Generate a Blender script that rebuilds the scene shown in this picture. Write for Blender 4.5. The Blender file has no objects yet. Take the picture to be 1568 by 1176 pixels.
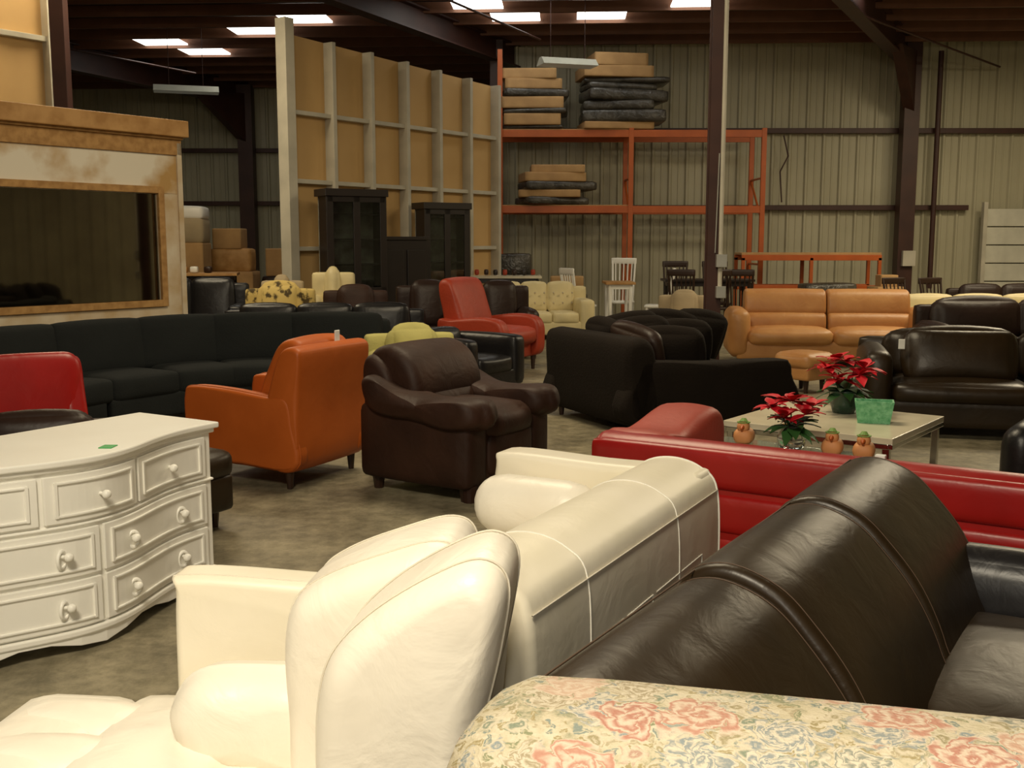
import bpy, bmesh, math, random
from mathutils import Vector, Matrix
random.seed(4)
S=bpy.context.scene
S.view_settings.view_transform='Standard'

# ---------------------------------------------------------------- materials
def mat(name,col,rough=.5,metal=0,bump=0,bscale=20,col2=None,vscale=3,emit=0,detail=4,lo=.35,hi=.65,trans=0,coat=0,spec=.5):
    m=bpy.data.materials.new(name); m.use_nodes=True
    nt=m.node_tree; b=nt.nodes['Principled BSDF']
    b.inputs['Base Color'].default_value=(*col,1)
    b.inputs['Roughness'].default_value=rough
    b.inputs['Metallic'].default_value=metal
    b.inputs['Transmission Weight'].default_value=trans
    b.inputs['Coat Weight'].default_value=coat
    b.inputs['Specular IOR Level'].default_value=spec
    tc=nt.nodes.new('ShaderNodeTexCoord')
    if emit:
        b.inputs['Emission Color'].default_value=(*col,1); b.inputs['Emission Strength'].default_value=emit
    if col2 is None: col2=tuple(c*.82 for c in col)
    n=nt.nodes.new('ShaderNodeTexNoise'); n.inputs['Scale'].default_value=vscale; n.inputs['Detail'].default_value=detail
    r=nt.nodes.new('ShaderNodeValToRGB')
    r.color_ramp.elements[0].position=lo; r.color_ramp.elements[0].color=(*col2,1)
    r.color_ramp.elements[1].position=hi; r.color_ramp.elements[1].color=(*col,1)
    nt.links.new(tc.outputs['Object'],n.inputs['Vector']); nt.links.new(n.outputs['Fac'],r.inputs['Fac'])
    nt.links.new(r.outputs['Color'],b.inputs['Base Color'])
    if bump:
        n2=nt.nodes.new('ShaderNodeTexNoise'); n2.inputs['Scale'].default_value=bscale; n2.inputs['Detail'].default_value=5; n2.inputs['Distortion'].default_value=.9
        bp=nt.nodes.new('ShaderNodeBump'); bp.inputs['Strength'].default_value=bump; bp.inputs['Distance'].default_value=.02
        nt.links.new(tc.outputs['Object'],n2.inputs['Vector']); nt.links.new(n2.outputs['Fac'],bp.inputs['Height'])
        nt.links.new(bp.outputs['Normal'],b.inputs['Normal'])
    return m
M={}
M['white_leather']=mat('white_leather',(.87,.82,.71),.4,bump=.38,bscale=6,col2=(.84,.78,.66))
M['white_leather2']=mat('white_leather2',(.84,.78,.64),.42,bump=.2,bscale=5,col2=(.80,.74,.58))
M['seam']=mat('seam',(.5,.42,.3),.7)
M['seam_w']=mat('seam_white',(.76,.70,.57),.7)
M['seam_l']=mat('seam_light',(.93,.90,.80),.6)
M['paint']=mat('white_paint',(.90,.885,.82),.35,col2=(.87,.85,.78))
M['dk_brown']=mat('dark_brown_leather',(.028,.016,.006),.38,bump=.2,bscale=7,col2=(.016,.009,.0035),spec=.42)
M['stitch']=mat('brown_stitching',(.08,.045,.025),.6)
M['dk_black']=mat('black_leather',(.010,.009,.010),.36,bump=.2,bscale=9,spec=.4)
M['brown']=mat('brown_microfibre',(.040,.016,.009),.58,bump=.35,bscale=8,col2=(.024,.009,.005),spec=.3)
M['choc']=mat('chocolate_leather',(.024,.011,.007),.45,bump=.25,bscale=8,spec=.35)
M['charcoal']=mat('charcoal_fabric',(.012,.008,.0055),.9,bump=.3,bscale=60,spec=.2)
M['slate']=mat('slate_fabric',(.012,.014,.014),.9,bump=.2,bscale=60,spec=.2)
M['orange']=mat('orange_leather',(.47,.105,.014),.5,bump=.15,bscale=6,col2=(.40,.085,.010),spec=.35)
M['red']=mat('red_leather',(.34,.008,.007),.36,bump=.15,bscale=6,col2=(.27,.006,.005))
M['salmon']=mat('salmon_leather',(.40,.05,.028),.5,bump=.1)
M['redor']=mat('brick_red_leather',(.38,.04,.012),.5,bump=.15)
M['tan']=mat('tan_leather',(.50,.25,.085),.45,bump=.3,bscale=7,col2=(.42,.19,.06))
M['cream']=mat('cream_leather',(.70,.59,.32),.5,bump=.15,bscale=7)
M['lime']=mat('lime_fabric',(.46,.42,.14),.85,bump=.2,bscale=50)
M['beige']=mat('beige_fabric',(.42,.33,.20),.85)
M['pat']=mat('animal_pattern_fabric',(.58,.43,.14),.85,col2=(.07,.045,.012),vscale=9,lo=.42,hi=.5)
M['foot']=mat('dark_wood_foot',(.03,.012,.006),.4)
M['blackwood']=mat('black_wood',(.016,.010,.008),.4)
M['cabback']=mat('cabinet_back',(.26,.25,.20),.6,col2=(.10,.09,.07),vscale=5)
M['wood']=mat('pine_wood',(.50,.28,.10),.6,col2=(.36,.18,.05),vscale=6)
M['osb']=mat('osb_board',(.46,.26,.09),.75,col2=(.32,.165,.05),vscale=14,detail=8)
M['plaster']=mat('patched_plaster',(.74,.68,.56),.85,col2=(.46,.28,.10),vscale=1.3,detail=7,lo=.42,hi=.55)
M['plaster_l']=mat('whitewashed_board',(.66,.58,.45),.85,col2=(.50,.36,.20),vscale=3,detail=7)
M['mirror']=mat('dark_window_glass',(.20,.18,.14),.04,metal=1,col2=(.17,.15,.12))
M['cabglass']=mat('cabinet_glass',(.75,.8,.78),.02,trans=1)
M['tanpanel']=mat('tan_wallboard',(.60,.385,.16),.75,col2=(.52,.325,.125),vscale=.8)
M['stud']=mat('painted_stud',(.54,.50,.40),.6)
M['metalwall']=mat('corrugated_metal',(.44,.41,.29),.5,col2=(.37,.34,.23),vscale=.6)
M['girt']=mat('brown_steel',(.055,.018,.011),.5,col2=(.038,.012,.008))
M['purlin']=mat('purlin_steel',(.17,.07,.034),.6)
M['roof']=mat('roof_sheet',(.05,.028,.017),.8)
M['rack']=mat('orange_rack_steel',(.48,.10,.015),.45)
M['chrome']=mat('chrome',(.7,.7,.68),.15,metal=1)
M['galv']=mat('galvanised_conduit',(.6,.6,.55),.35,metal=.8)
M['card']=mat('cardboard',(.48,.29,.12),.8,col2=(.38,.22,.09))
M['wrap']=mat('dark_plastic_wrap',(.085,.075,.06),.25,bump=.8,bscale=12,col2=(.03,.026,.02))
M['marble']=mat('pale_table_top',(.74,.67,.50),.2)
M['green']=mat('green_basket',(.22,.56,.30),.5,bump=.6,bscale=60,col2=(.10,.38,.17),vscale=40)
M['leaf']=mat('leaf_green',(.04,.13,.03),.5)
M['petal']=mat('poinsettia_red',(.68,.012,.03),.5,col2=(.48,.007,.015))
M['pot']=mat('dark_foil_pot',(.02,.05,.03),.2)
M['toyo']=mat('toy_orange',(.68,.30,.11),.6)
M['toyg']=mat('toy_green',(.2,.35,.08),.6)
M['skin']=mat('skylight_panel',(1,.98,.90),.5,emit=4.5,col2=(.9,.9,.8))
M['tube']=mat('lamp_housing',(.6,.6,.5),.4,emit=.05)
M['tag']=mat('green_tag',(.05,.4,.1),.5)
M['wtag']=mat('white_tag',(.85,.85,.8),.5)
M['door']=mat('roller_door',(.62,.60,.50),.5)
g=bpy.data.materials.new('clear_glass'); g.use_nodes=True
b=g.node_tree.nodes['Principled BSDF']; b.inputs['Base Color'].default_value=(.85,.95,.9,1); b.inputs['Roughness'].default_value=.03; b.inputs['Transmission Weight'].default_value=.9; M['glass']=g

m=bpy.data.materials.new('concrete_floor'); m.use_nodes=True; nt=m.node_tree; b=nt.nodes['Principled BSDF']
tc=nt.nodes.new('ShaderNodeTexCoord')
n1=nt.nodes.new('ShaderNodeTexNoise'); n1.inputs['Scale'].default_value=1.1; n1.inputs['Detail'].default_value=10; n1.inputs['Roughness'].default_value=.78
n2=nt.nodes.new('ShaderNodeTexNoise'); n2.inputs['Scale'].default_value=9; n2.inputs['Detail'].default_value=8; n2.inputs['Roughness'].default_value=.7
r=nt.nodes.new('ShaderNodeValToRGB'); r.color_ramp.elements[0].position=.36; r.color_ramp.elements[0].color=(.115,.098,.062,1); r.color_ramp.elements[1].position=.62; r.color_ramp.elements[1].color=(.33,.285,.185,1)
mx=nt.nodes.new('ShaderNodeMixRGB'); mx.blend_type='MULTIPLY'; mx.inputs[0].default_value=.7
r2=nt.nodes.new('ShaderNodeValToRGB'); r2.color_ramp.elements[0].position=.38; r2.color_ramp.elements[0].color=(.45,.45,.4,1); r2.color_ramp.elements[1].position=.58
for n in (n1,n2): nt.links.new(tc.outputs['Object'],n.inputs['Vector'])
nt.links.new(n1.outputs['Fac'],r.inputs['Fac']); nt.links.new(n2.outputs['Fac'],r2.inputs['Fac'])
nt.links.new(r.outputs['Color'],mx.inputs[1]); nt.links.new(r2.outputs['Color'],mx.inputs[2]); nt.links.new(mx.outputs[0],b.inputs['Base Color'])
b.inputs['Roughness'].default_value=.55
M['floor']=m

# floral tapestry; v = y+z keeps the pattern continuous over the roll of the back
def floral():
    m=bpy.data.materials.new('floral_tapestry'); m.use_nodes=True; nt=m.node_tree; b=nt.nodes['Principled BSDF']; b.inputs['Roughness'].default_value=.95; b.inputs['Specular IOR Level'].default_value=.15
    L=nt.links.new
    tc=nt.nodes.new('ShaderNodeTexCoord'); sx=nt.nodes.new('ShaderNodeSeparateXYZ'); L(tc.outputs['Object'],sx.inputs[0])
    def mth(op,a,b2=None,c=None):
        n=nt.nodes.new('ShaderNodeMath'); n.operation=op
        for i,v in enumerate((a,b2,c)):
            if v is None: continue
            if isinstance(v,(int,float)): n.inputs[i].default_value=v
            else: L(v,n.inputs[i])
        return n.outputs[0]
    v=mth('ADD',sx.outputs['Y'],sx.outputs['Z'])
    cb=nt.nodes.new('ShaderNodeCombineXYZ'); L(sx.outputs['X'],cb.inputs[0]); L(v,cb.inputs[1])
    def warp(scale,amt):
        wn=nt.nodes.new('ShaderNodeTexNoise'); wn.inputs['Scale'].default_value=scale; wn.inputs['Detail'].default_value=4; L(cb.outputs[0],wn.inputs['Vector'])
        sc=nt.nodes.new('ShaderNodeVectorMath'); sc.operation='SCALE'; sc.inputs['Scale'].default_value=amt; L(wn.outputs['Color'],sc.inputs[0])
        ad=nt.nodes.new('ShaderNodeVectorMath'); ad.operation='ADD'; L(cb.outputs[0],ad.inputs[0]); L(sc.outputs[0],ad.inputs[1]); return ad.outputs[0]
    w1=warp(32,.05)
    def flowers(scale,off,R,pet,colors,prev,inner,rings_n,keep=1.0,rand=.8,soft=.05):
        o=nt.nodes.new('ShaderNodeVectorMath'); o.operation='ADD'; o.inputs[1].default_value=(off,off*.7,0); L(w1,o.inputs[0])
        vo=nt.nodes.new('ShaderNodeTexVoronoi'); vo.voronoi_dimensions='2D'; vo.inputs['Scale'].default_value=scale; vo.inputs['Randomness'].default_value=rand; L(o.outputs[0],vo.inputs['Vector'])
        sv=nt.nodes.new('ShaderNodeVectorMath'); sv.operation='SUBTRACT'; L(o.outputs[0],sv.inputs[0]); L(vo.outputs['Position'],sv.inputs[1])
        s2=nt.nodes.new('ShaderNodeSeparateXYZ'); L(sv.outputs[0],s2.inputs[0])
        sep=nt.nodes.new('ShaderNodeSeparateColor'); L(vo.outputs['Color'],sep.inputs[0])
        ang=mth('ADD',mth('ARCTAN2',s2.outputs[1],s2.outputs[0]),mth('MULTIPLY',sep.outputs[1],6.3))
        a2=mth('ADD',ang,mth('MULTIPLY',vo.outputs['Distance'],4.0))
        pc=mth('ABSOLUTE',mth('COSINE',mth('MULTIPLY',a2,pet/2)))
        rr=mth('DIVIDE',vo.outputs['Distance'],mth('MULTIPLY_ADD',pc,.5,.5))
        mr=nt.nodes.new('ShaderNodeMapRange'); L(rr,mr.inputs[0]); mr.inputs[1].default_value=R; mr.inputs[2].default_value=R+soft; mr.inputs[3].default_value=1; mr.inputs[4].default_value=0
        mask=mth('MULTIPLY',mr.outputs[0],mth('LESS_THAN',sep.outputs[2],keep))
        rg=mth('MULTIPLY_ADD',mth('SINE',mth('ADD',mth('MULTIPLY',rr,rings_n/R),mth('MULTIPLY',pc,3.0))),.5,.5)
        cr=nt.nodes.new('ShaderNodeValToRGB'); cr.color_ramp.interpolation='CONSTANT'
        els=cr.color_ramp.elements
        els[0].color=(*colors[0],1); els[1].position=1/len(colors); els[1].color=(*colors[1],1)
        for i in range(2,len(colors)):
            e=els.new(i/len(colors)); e.color=(*colors[i],1)
        L(sep.outputs[0],cr.inputs['Fac'])
        m1=nt.nodes.new('ShaderNodeMixRGB'); L(rg,m1.inputs[0]); L(cr.outputs[0],m1.inputs[1]); m1.inputs[2].default_value=(*inner,1)
        m2=nt.nodes.new('ShaderNodeMixRGB'); L(mask,m2.inputs[0])
        if isinstance(prev,tuple): m2.inputs[1].default_value=(*prev,1)
        else: L(prev,m2.inputs[1])
        L(m1.outputs[0],m2.inputs[2]); return m2.outputs[0]
    nz=nt.nodes.new('ShaderNodeTexNoise'); nz.inputs['Scale'].default_value=9; nz.inputs['Detail'].default_value=7; nz.inputs['Roughness'].default_value=.72; L(cb.outputs[0],nz.inputs['Vector'])
    cr=nt.nodes.new('ShaderNodeValToRGB'); E=cr.color_ramp.elements; E[0].position=.38; E[0].color=(.22,.22,.14,1); E[1].position=.46; E[1].color=(.44,.385,.265,1)
    x=E.new(.55); x.color=(.52,.46,.34,1); x=E.new(.63); x.color=(.25,.27,.23,1)
    L(nz.outputs['Fac'],cr.inputs['Fac'])
    c=flowers(60,.31,.36,3,[(.20,.21,.12),(.19,.22,.19),(.28,.23,.12),(.33,.28,.18)],cr.outputs[0],(.47,.41,.28),3,.85)
    c=flowers(30,.77,.40,6,[(.18,.21,.15),(.20,.23,.23),(.27,.23,.13),(.36,.23,.17)],c,(.48,.42,.31),7,.75)
    c=flowers(11,.13,.42,9,[(.21,.22,.18),(.22,.24,.23),(.30,.25,.16)],c,(.52,.46,.35),20,.6)
    c=flowers(9.5,.57,.44,5,[(.40,.21,.15),(.44,.28,.20),(.37,.18,.13),(.46,.33,.24)],c,(.53,.43,.33),17,.55)
    L(c,b.inputs['Base Color'])
    wv=nt.nodes.new('ShaderNodeTexNoise'); wv.inputs['Scale'].default_value=260; L(tc.outputs['Object'],wv.inputs['Vector'])
    bp=nt.nodes.new('ShaderNodeBump'); bp.inputs['Strength'].default_value=.4; bp.inputs['Distance'].default_value=.004; L(wv.outputs['Fac'],bp.inputs['Height']); L(bp.outputs[0],b.inputs['Normal'])
    return m
M['floral']=floral()

# ---------------------------------------------------------------- helpers
def new(name,me,parent=None,m=None,smooth=False):
    o=bpy.data.objects.new(name,me); S.collection.objects.link(o)
    if m: me.materials.append(m if not isinstance(m,str) else M[m])
    if parent: o.parent=parent
    if smooth:
        for p in me.polygons: p.use_smooth=True
    return o
def mesh(name,vs,fs,parent=None,m=None,smooth=False,bev=0):
    me=bpy.data.meshes.new(name); me.from_pydata(vs,[],fs); me.update()
    bm=bmesh.new(); bm.from_mesh(me); bmesh.ops.recalc_face_normals(bm,faces=bm.faces); bm.to_mesh(me); bm.free()
    o=new(name,me,parent,m,smooth)
    if bev:
        k=o.modifiers.new('b','BEVEL'); k.width=bev; k.segments=2; k.limit_method='ANGLE'
    return o
def grp(name,x,y,f=(0,-1),z=0):
    e=bpy.data.objects.new(name,None); S.collection.objects.link(e); e.location=(x,y,z); e.rotation_euler.z=math.atan2(f[0],-f[1]); e.empty_display_size=.2
    return e
def box(parent,name,c,s,m,bev=0.004,rot=(0,0,0)):
    hx,hy,hz=[k/2 for k in s]
    vs=[(x,y,z) for x in(-hx,hx) for y in(-hy,hy) for z in(-hz,hz)]
    fs=[(0,1,3,2),(4,6,7,5),(0,4,5,1),(2,3,7,6),(0,2,6,4),(1,5,7,3)]
    o=mesh(name,vs,fs,parent,m,bev=bev); o.location=c; o.rotation_euler=rot; return o
def soft(parent,name,c,s,r,m,puff=0,rot=(0,0,0),n=9):
    h=[k/2 for k in s]; r=min(r,min(h)*.999)
    ts=[math.sin(math.pi/2*(-1+2*i/n)) for i in range(n+1)]
    bm=bmesh.new(); cache={}
    def V(p):
        k=tuple(round(a,5) for a in p)
        if k in cache: return cache[k]
        P=[p[i]*h[i] for i in range(3)]
        q=[max(-(h[i]-r),min(h[i]-r,P[i])) for i in range(3)]
        d=Vector([P[i]-q[i] for i in range(3)])
        if d.length>1e-9: d.normalize()
        pos=[q[i]+r*d[i] for i in range(3)]
        for i in range(3):
            j,l=(i+1)%3,(i+2)%3
            pos[i]+=puff*p[i]*(1-p[j]**2)*(1-p[l]**2)
        v=bm.verts.new(pos); cache[k]=v; return v
    for ax in range(3):
        for sg in(-1,1):
            for i in range(n):
                for j in range(n):
                    q=[]
                    for (a,b2) in((i,j),(i+1,j),(i+1,j+1),(i,j+1)):
                        p=[0,0,0]; p[ax]=sg; p[(ax+1)%3]=ts[a]; p[(ax+2)%3]=ts[b2]; q.append(V(p))
                    if len(set(q))==4:
                        try: bm.faces.new(q)
                        except ValueError: pass
    bmesh.ops.recalc_face_normals(bm,faces=bm.faces)
    me=bpy.data.meshes.new(name); bm.to_mesh(me); bm.free()
    o=new(name,me,parent,m,True); o.location=c; o.rotation_euler=rot; return o
def catmull(pts,sub=5):
    P=[Vector(p) for p in pts]; N=len(P); prof=[]
    for i in range(N):
        a,b2,c,d=P[i-1],P[i],P[(i+1)%N],P[(i+2)%N]
        for k in range(sub):
            t=k/sub
            prof.append(.5*((2*b2)+(c-a)*t+(2*a-5*b2+4*c-d)*t*t+(3*b2-a-3*c+d)*t**3))
    return prof
def loft(parent,name,pts,x0,x1,re,m,puff=0,nx=10,sub=5):
    prof=catmull(pts,sub)
    cen=sum(prof,Vector((0,0)))/len(prof)
    rings=[]
    ends=[(re*(1-math.cos(a)),re*(1-math.sin(a))) for a in [math.pi/2*k/5 for k in range(6)]]
    for dx,ins in ends: rings.append((x0+dx,ins,0))
    for k in range(1,nx):
        t=-1+2*k/nx; rings.append((x0+re+(x1-x0-2*re)*(k/nx),0,puff*(1-t*t)))
    for dx,ins in reversed(ends): rings.append((x1-dx,ins,0))
    vs=[];fs=[];n=len(prof)
    for x,ins,pf in rings:
        for p in prof:
            d=(p-cen); l=max(d.length,1e-6); l2=max(l*.12,l-ins)*(1+pf)
            q=cen+d/l*l2; vs.append((x,q.x,q.y))
    for i in range(len(rings)-1):
        for j in range(n):
            fs.append((i*n+j,i*n+(j+1)%n,(i+1)*n+(j+1)%n,(i+1)*n+j))
    fs.append(tuple(range(n))); fs.append(tuple((len(rings)-1)*n+j for j in range(n)))
    return mesh(name,vs,fs,parent,m,True)
def cyl(parent,name,p0,p1,r0,m,r1=None,n=12):
    p0=Vector(p0);p1=Vector(p1);r1=r0 if r1 is None else r1
    d=(p1-p0).normalized(); a=d.orthogonal().normalized(); b2=d.cross(a)
    vs=[];fs=[]
    for p,r in((p0,r0),(p1,r1)):
        for i in range(n):
            t=2*math.pi*i/n; vs.append(tuple(p+a*math.cos(t)*r+b2*math.sin(t)*r))
    for i in range(n): fs.append((i,(i+1)%n,n+(i+1)%n,n+i))
    fs+= [tuple(range(n)),tuple(range(n,2*n))]
    return mesh(name,vs,fs,parent,m,False)
def tube(parent,name,pts,r,m,cyc=False):
    cu=bpy.data.curves.new(name,'CURVE'); cu.dimensions='3D'; cu.bevel_depth=r; cu.bevel_resolution=2
    sp=cu.splines.new('POLY'); sp.points.add(len(pts)-1); sp.use_cyclic_u=cyc
    for i,p in enumerate(pts): sp.points[i].co=(*p,1)
    o=bpy.data.objects.new(name,cu); S.collection.objects.link(o); cu.materials.append(M[m]); o.parent=parent; return o
def seamloop(parent,name,pts,x,m,r=.003,s=1.0):
    prof=catmull(pts,6); cen=sum(prof,Vector((0,0)))/len(prof)
    tube(parent,name,[(x,(cen+(p-cen)*s).x,(cen+(p-cen)*s).y) for p in prof],r,m,True)
def lathe(parent,name,prof,c,m,n=20):
    vs=[];fs=[]
    for r,z in prof:
        for i in range(n):
            t=2*math.pi*i/n; vs.append((c[0]+r*math.cos(t),c[1]+r*math.sin(t),c[2]+z))
    for k in range(len(prof)-1):
        for i in range(n): fs.append((k*n+i,k*n+(i+1)%n,(k+1)*n+(i+1)%n,(k+1)*n+i))
    fs+=[tuple(range(n)),tuple((len(prof)-1)*n+i for i in range(n))]
    return mesh(name,vs,fs,parent,m,True)
def feet(e,w,d,m='foot',z=.09,s=.05,ins=.07):
    k=0
    for x in(-w/2+ins,w/2-ins):
        for y in(-d/2+ins,d/2-ins):
            k+=1; cyl(e,'foot_%d'%k,(x,y,0),(x,y,z),s*.4,m,s*.6,8)

def sofa(name,x,y,f,w,d,h,m,n=2,ah=.58,aw=.2,sh=.42,r=.06,bt=.25,puff=.02,arms=(1,1),m2=None):
    e=grp(name,x,y,f); m2=m2 or m
    soft(e,'base',(0,0,(.08+sh-.13)/2),(w-.04,d-.02,sh-.13-.08),.03,m)
    L=-w/2+(aw if arms[0] else 0); Rr=w/2-(aw if arms[1] else 0); cw=(Rr-L)/n
    for i in range(n):
        cx=L+cw*(i+.5)
        soft(e,'seat_cushion_%d'%(i+1),(cx,-bt/2,sh-.08),(cw-.008,d-bt,.17),r*.8,m2,puff)
        soft(e,'back_cushion_%d'%(i+1),(cx,d/2-bt*.62,(sh+h)/2-.01),(cw-.008,bt*.7,h-sh+.04),r,m2,puff*1.3,(-.14,0,0))
    soft(e,'back_frame',(0,d/2-.07,(.08+h-.05)/2),(w-.02,.14,h-.05-.08),.05,m)
    for i,sx in enumerate((-1,1)):
        if arms[i]:
            soft(e,'arm_%d'%(i+1),(sx*(w/2-aw/2),0,(.08+ah)/2),(aw,d,ah-.08),r,m,puff*.6)
    feet(e,w,d)
    return e

# ---------------------------------------------------------------- room
def zc(y): return 5.25+.04*(21.5-y)
mesh('floor',[(-14,-6,0),(12,-6,0),(12,26.2,0),(-14,26.2,0),(-14,-6,-.1),(12,-6,-.1),(12,26.2,-.1),(-14,26.2,-.1)],[(0,1,2,3),(4,5,6,7),(0,1,5,4),(1,2,6,5),(2,3,7,6),(3,0,4,7)],None,'floor')
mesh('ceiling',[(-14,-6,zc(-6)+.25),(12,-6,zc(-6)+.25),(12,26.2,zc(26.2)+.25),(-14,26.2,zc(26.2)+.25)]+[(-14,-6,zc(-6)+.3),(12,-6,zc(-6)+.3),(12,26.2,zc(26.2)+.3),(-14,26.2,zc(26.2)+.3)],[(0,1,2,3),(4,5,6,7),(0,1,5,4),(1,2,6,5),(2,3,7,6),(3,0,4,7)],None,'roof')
def corr(name,p0,p1,z1,pitch=.34,dep=.045,m='metalwall'):
    p0=Vector(p0);p1=Vector(p1);L=(p1-p0).length;d=(p1-p0)/L;nn=Vector((d.y,-d.x))
    xs=[];k=0
    while k*pitch<L:
        b0=k*pitch
        for dx,o in((0,0),(.11,0),(.12,.012),(.14,.012),(.15,0),(.25,0),(.275,1),(.315,1)):
            if b0+dx<L: xs.append((b0+dx,dep*o if o==1 else o))
        k+=1
    xs.append((L,0)); vs=[];fs=[]
    for s,o in xs:
        q=p0+d*s+nn*o; vs+=[(q.x,q.y,0),(q.x,q.y,z1)]
    for i in range(len(xs)-1): fs.append((2*i,2*i+2,2*i+3,2*i+1))
    me=bpy.data.meshes.new(name); me.from_pydata(vs,[],fs); return new(name,me,None,m)
corr('wall_back',(-.2,21.5),(12,21.5),5.55)
corr('wall_back_left',(-14,26),(-.2,26),5.35)
corr('wall_left',(-14,-6),(-14,26),6.6)
corr('wall_right',(12,21.5),(12,-6),6.6)
corr('wall_step',(-.2,26),(-.2,21.5),5.5)
e=grp('wall_girts',0,0)
for i,(x0,x1,y,z) in enumerate([(-.1,9.1,21.38,2.2),(-.1,12,21.38,3.7),(-14,-.3,25.88,2.45),(-14,-.3,25.88,3.7)]):
    box(e,'girt_%d'%(i+1),((x0+x1)/2,y,z),(x1-x0,.12,.10),'girt')
def beam(parent,name,p0,p1,w,dep,m):
    p0=Vector(p0);p1=Vector(p1);d=p1-p0;L=d.length;yaw=math.atan2(d.y,d.x);pit=-math.asin(d.z/L)
    for nm,dz,ww,hh in((name+'_web',0,w*.15,dep),(name+'_flange_top',dep/2,w,.03),(name+'_flange_bottom',-dep/2,w,.03)):
        q=(p0+p1)/2+Vector((0,0,dz)); box(parent,nm,q,(L,ww,hh),m,0,(0,pit,yaw))
e=grp('steel_frame',0,0)
for i,(x,y,w) in enumerate([(7.75,21.1,.3),(-6.3,25.6,.35),(-5.05,12.2,.16),(-.3,21.0,.25)]):
    z=zc(y)+.1
    box(e,'column_%d'%(i+1),(x,y,z/2),(w,w*.9,z),'girt')
d=Vector((.5,.866))
def raft(i,x,y,L,dep=.5):
    a=Vector((x,y)); b2=a-d*L
    beam(e,'rafter_%d'%i,(a.x,a.y,zc(a.y)-.1),(b2.x,b2.y,zc(b2.y)-.1),.25,dep,'girt')
raft(1,7.75,21.3,14); raft(2,-6.3,25.8,14); raft(3,.2,21.8,16,.4)
for i,(x,y) in enumerate([(7.75,21.1),(-6.3,25.6)]):
    z=zc(y)
    a=(x,y,z-1.3); b3=(x-d.x*1.6,y-d.y*1.6,z-.2); c=(x,y,z-.1)
    vs=[]
    for off in(-.1,.1):
        for p in(a,b3,c): vs.append((p[0]+off*d.y,p[1]-off*d.x,p[2]))
    mesh('haunch_%d'%(i+1),vs,[(0,1,2),(3,4,5),(0,1,4,3),(1,2,5,4),(2,0,3,5)],e,'girt')
e=grp('roof_purlins',0,0)
for i in range(22):
    y=8+i*.83
    if y>25.5: break
    box(e,'purlin_%d'%(i+1),(-1,y,zc(y)+.14),(25.5,.07,.18),'purlin',0,(0,0,-.05))
e=grp('roof_skylights',0,0)
for i,(x,y) in enumerate([(-6.83,20.8),(-6.2,21.9),(-4.77,20.0),(-3.67,19.3),(-.59,18.4),(.06,19.4),(.84,17.75),(1.56,19.0),(3.09,18.5),(5.35,17.7)]):
    y2=8+round((y-8-.41)/.83)*.83+.415
    box(e,'skylight_%d'%(i+1),(x,y2+(-.05)*(x+1),zc(y)+.10),(.85,.72,.03),'skin',0,(0,0,-.05))
e=grp('roof_bracing',0,0)
for i,(a,b2) in enumerate([((5.6,17.5,5.1),(9.5,21.2,4.9)),((-9,19,5.1),(-6.4,22,4.9)),((-1,16.8,5.2),(.5,19.5,5.1))]): tube(e,'rod_%d'%i,[a,b2],.02,'girt')
e=grp('steel_column',2.08,11.0)
z=zc(11)+.2
box(e,'flange_1',(0,-.07,z/2),(.15,.015,z),'girt',0); box(e,'flange_2',(0,.07,z/2),(.15,.015,z),'girt',0); box(e,'web',(0,0,z/2),(.12,.13,z),'girt',0)
cyl(e,'conduit',(.055,-.10,1.05),(.055,-.10,z),.022,'stud'); box(e,'junction_box',(.06,-.13,1.32),(.11,.07,.13),'galv'); box(e,'switch_box',(.06,-.13,1.0),(.10,.07,.12),'galv')
cyl(e,'cable',(.0,-.1,1.4),(.02,-.1,2.4),.007,'galv')
e=grp('wall_conduit',8.35,21.2); cyl(e,'pipe',(0,0,.6),(0,0,5.2),.05,'girt'); box(e,'meter_box',(-.55,-.25,1.2),(.25,.15,.3),'stud'); tube(e,'cable',[(-3.0,.05,3.6),(-2.9,.05,3.2),(-3.05,.05,2.9),(-3.0,.05,2.3)],.015,'girt')
e=grp('door_1',10.0,21.2)
for i in range(6): box(e,'slat_%d'%i,(.35,0,.2+i*.36),(1.9,.06,.34),'door',.01)
box(e,'track',(-.65,-.05,1.15),(.08,.12,2.3),'stud')

e=grp('stud_partition_wall',-3.09,15.0,(0,-1)); e.rotation_euler.z=math.atan2(.809,.588)
L=4.75
zt=lambda t:4.36-.035*t
mesh('wallboard',[(0,.04,0),(L,.04,0),(L,.04,zt(L)),(0,.04,zt(0)),(0,.07,0),(L,.07,0),(L,.07,zt(L)),(0,.07,zt(0))],[(0,1,2,3),(4,5,6,7),(0,1,5,4),(1,2,6,5),(2,3,7,6),(3,0,4,7)],e,'tanpanel')
box(e,'end_post',(-.06,-.02,2.27),(.16,.2,4.54),'stud')
for i in range(1,7):
    t=i*L/6; box(e,'stud_%d'%i,(t-.04,-.05,zt(t)/2),(.07,.18,zt(t)),'stud')
for i,z in enumerate((.45,1.42,2.36,3.3)): box(e,'rail_%d'%(i+1),(L/2,-.03,z),(L,.12,.06),'stud')
e=grp('upper_stud_partition_wall',-5.3,12.6); e.rotation_euler.z=math.atan2(.809,.588)
box(e,'wallboard',(-2,0,3),(4,.04,5.4),'tanpanel')
for i in range(4): box(e,'stud_%d'%(i+1),(-.1-i*.8,-.08,3),(.08,.14,5.4),'stud')
for i,z in enumerate((2.6,3.8)): box(e,'rail_%d'%(i+1),(-2,-.06,z),(4,.1,.06),'stud')

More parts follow.
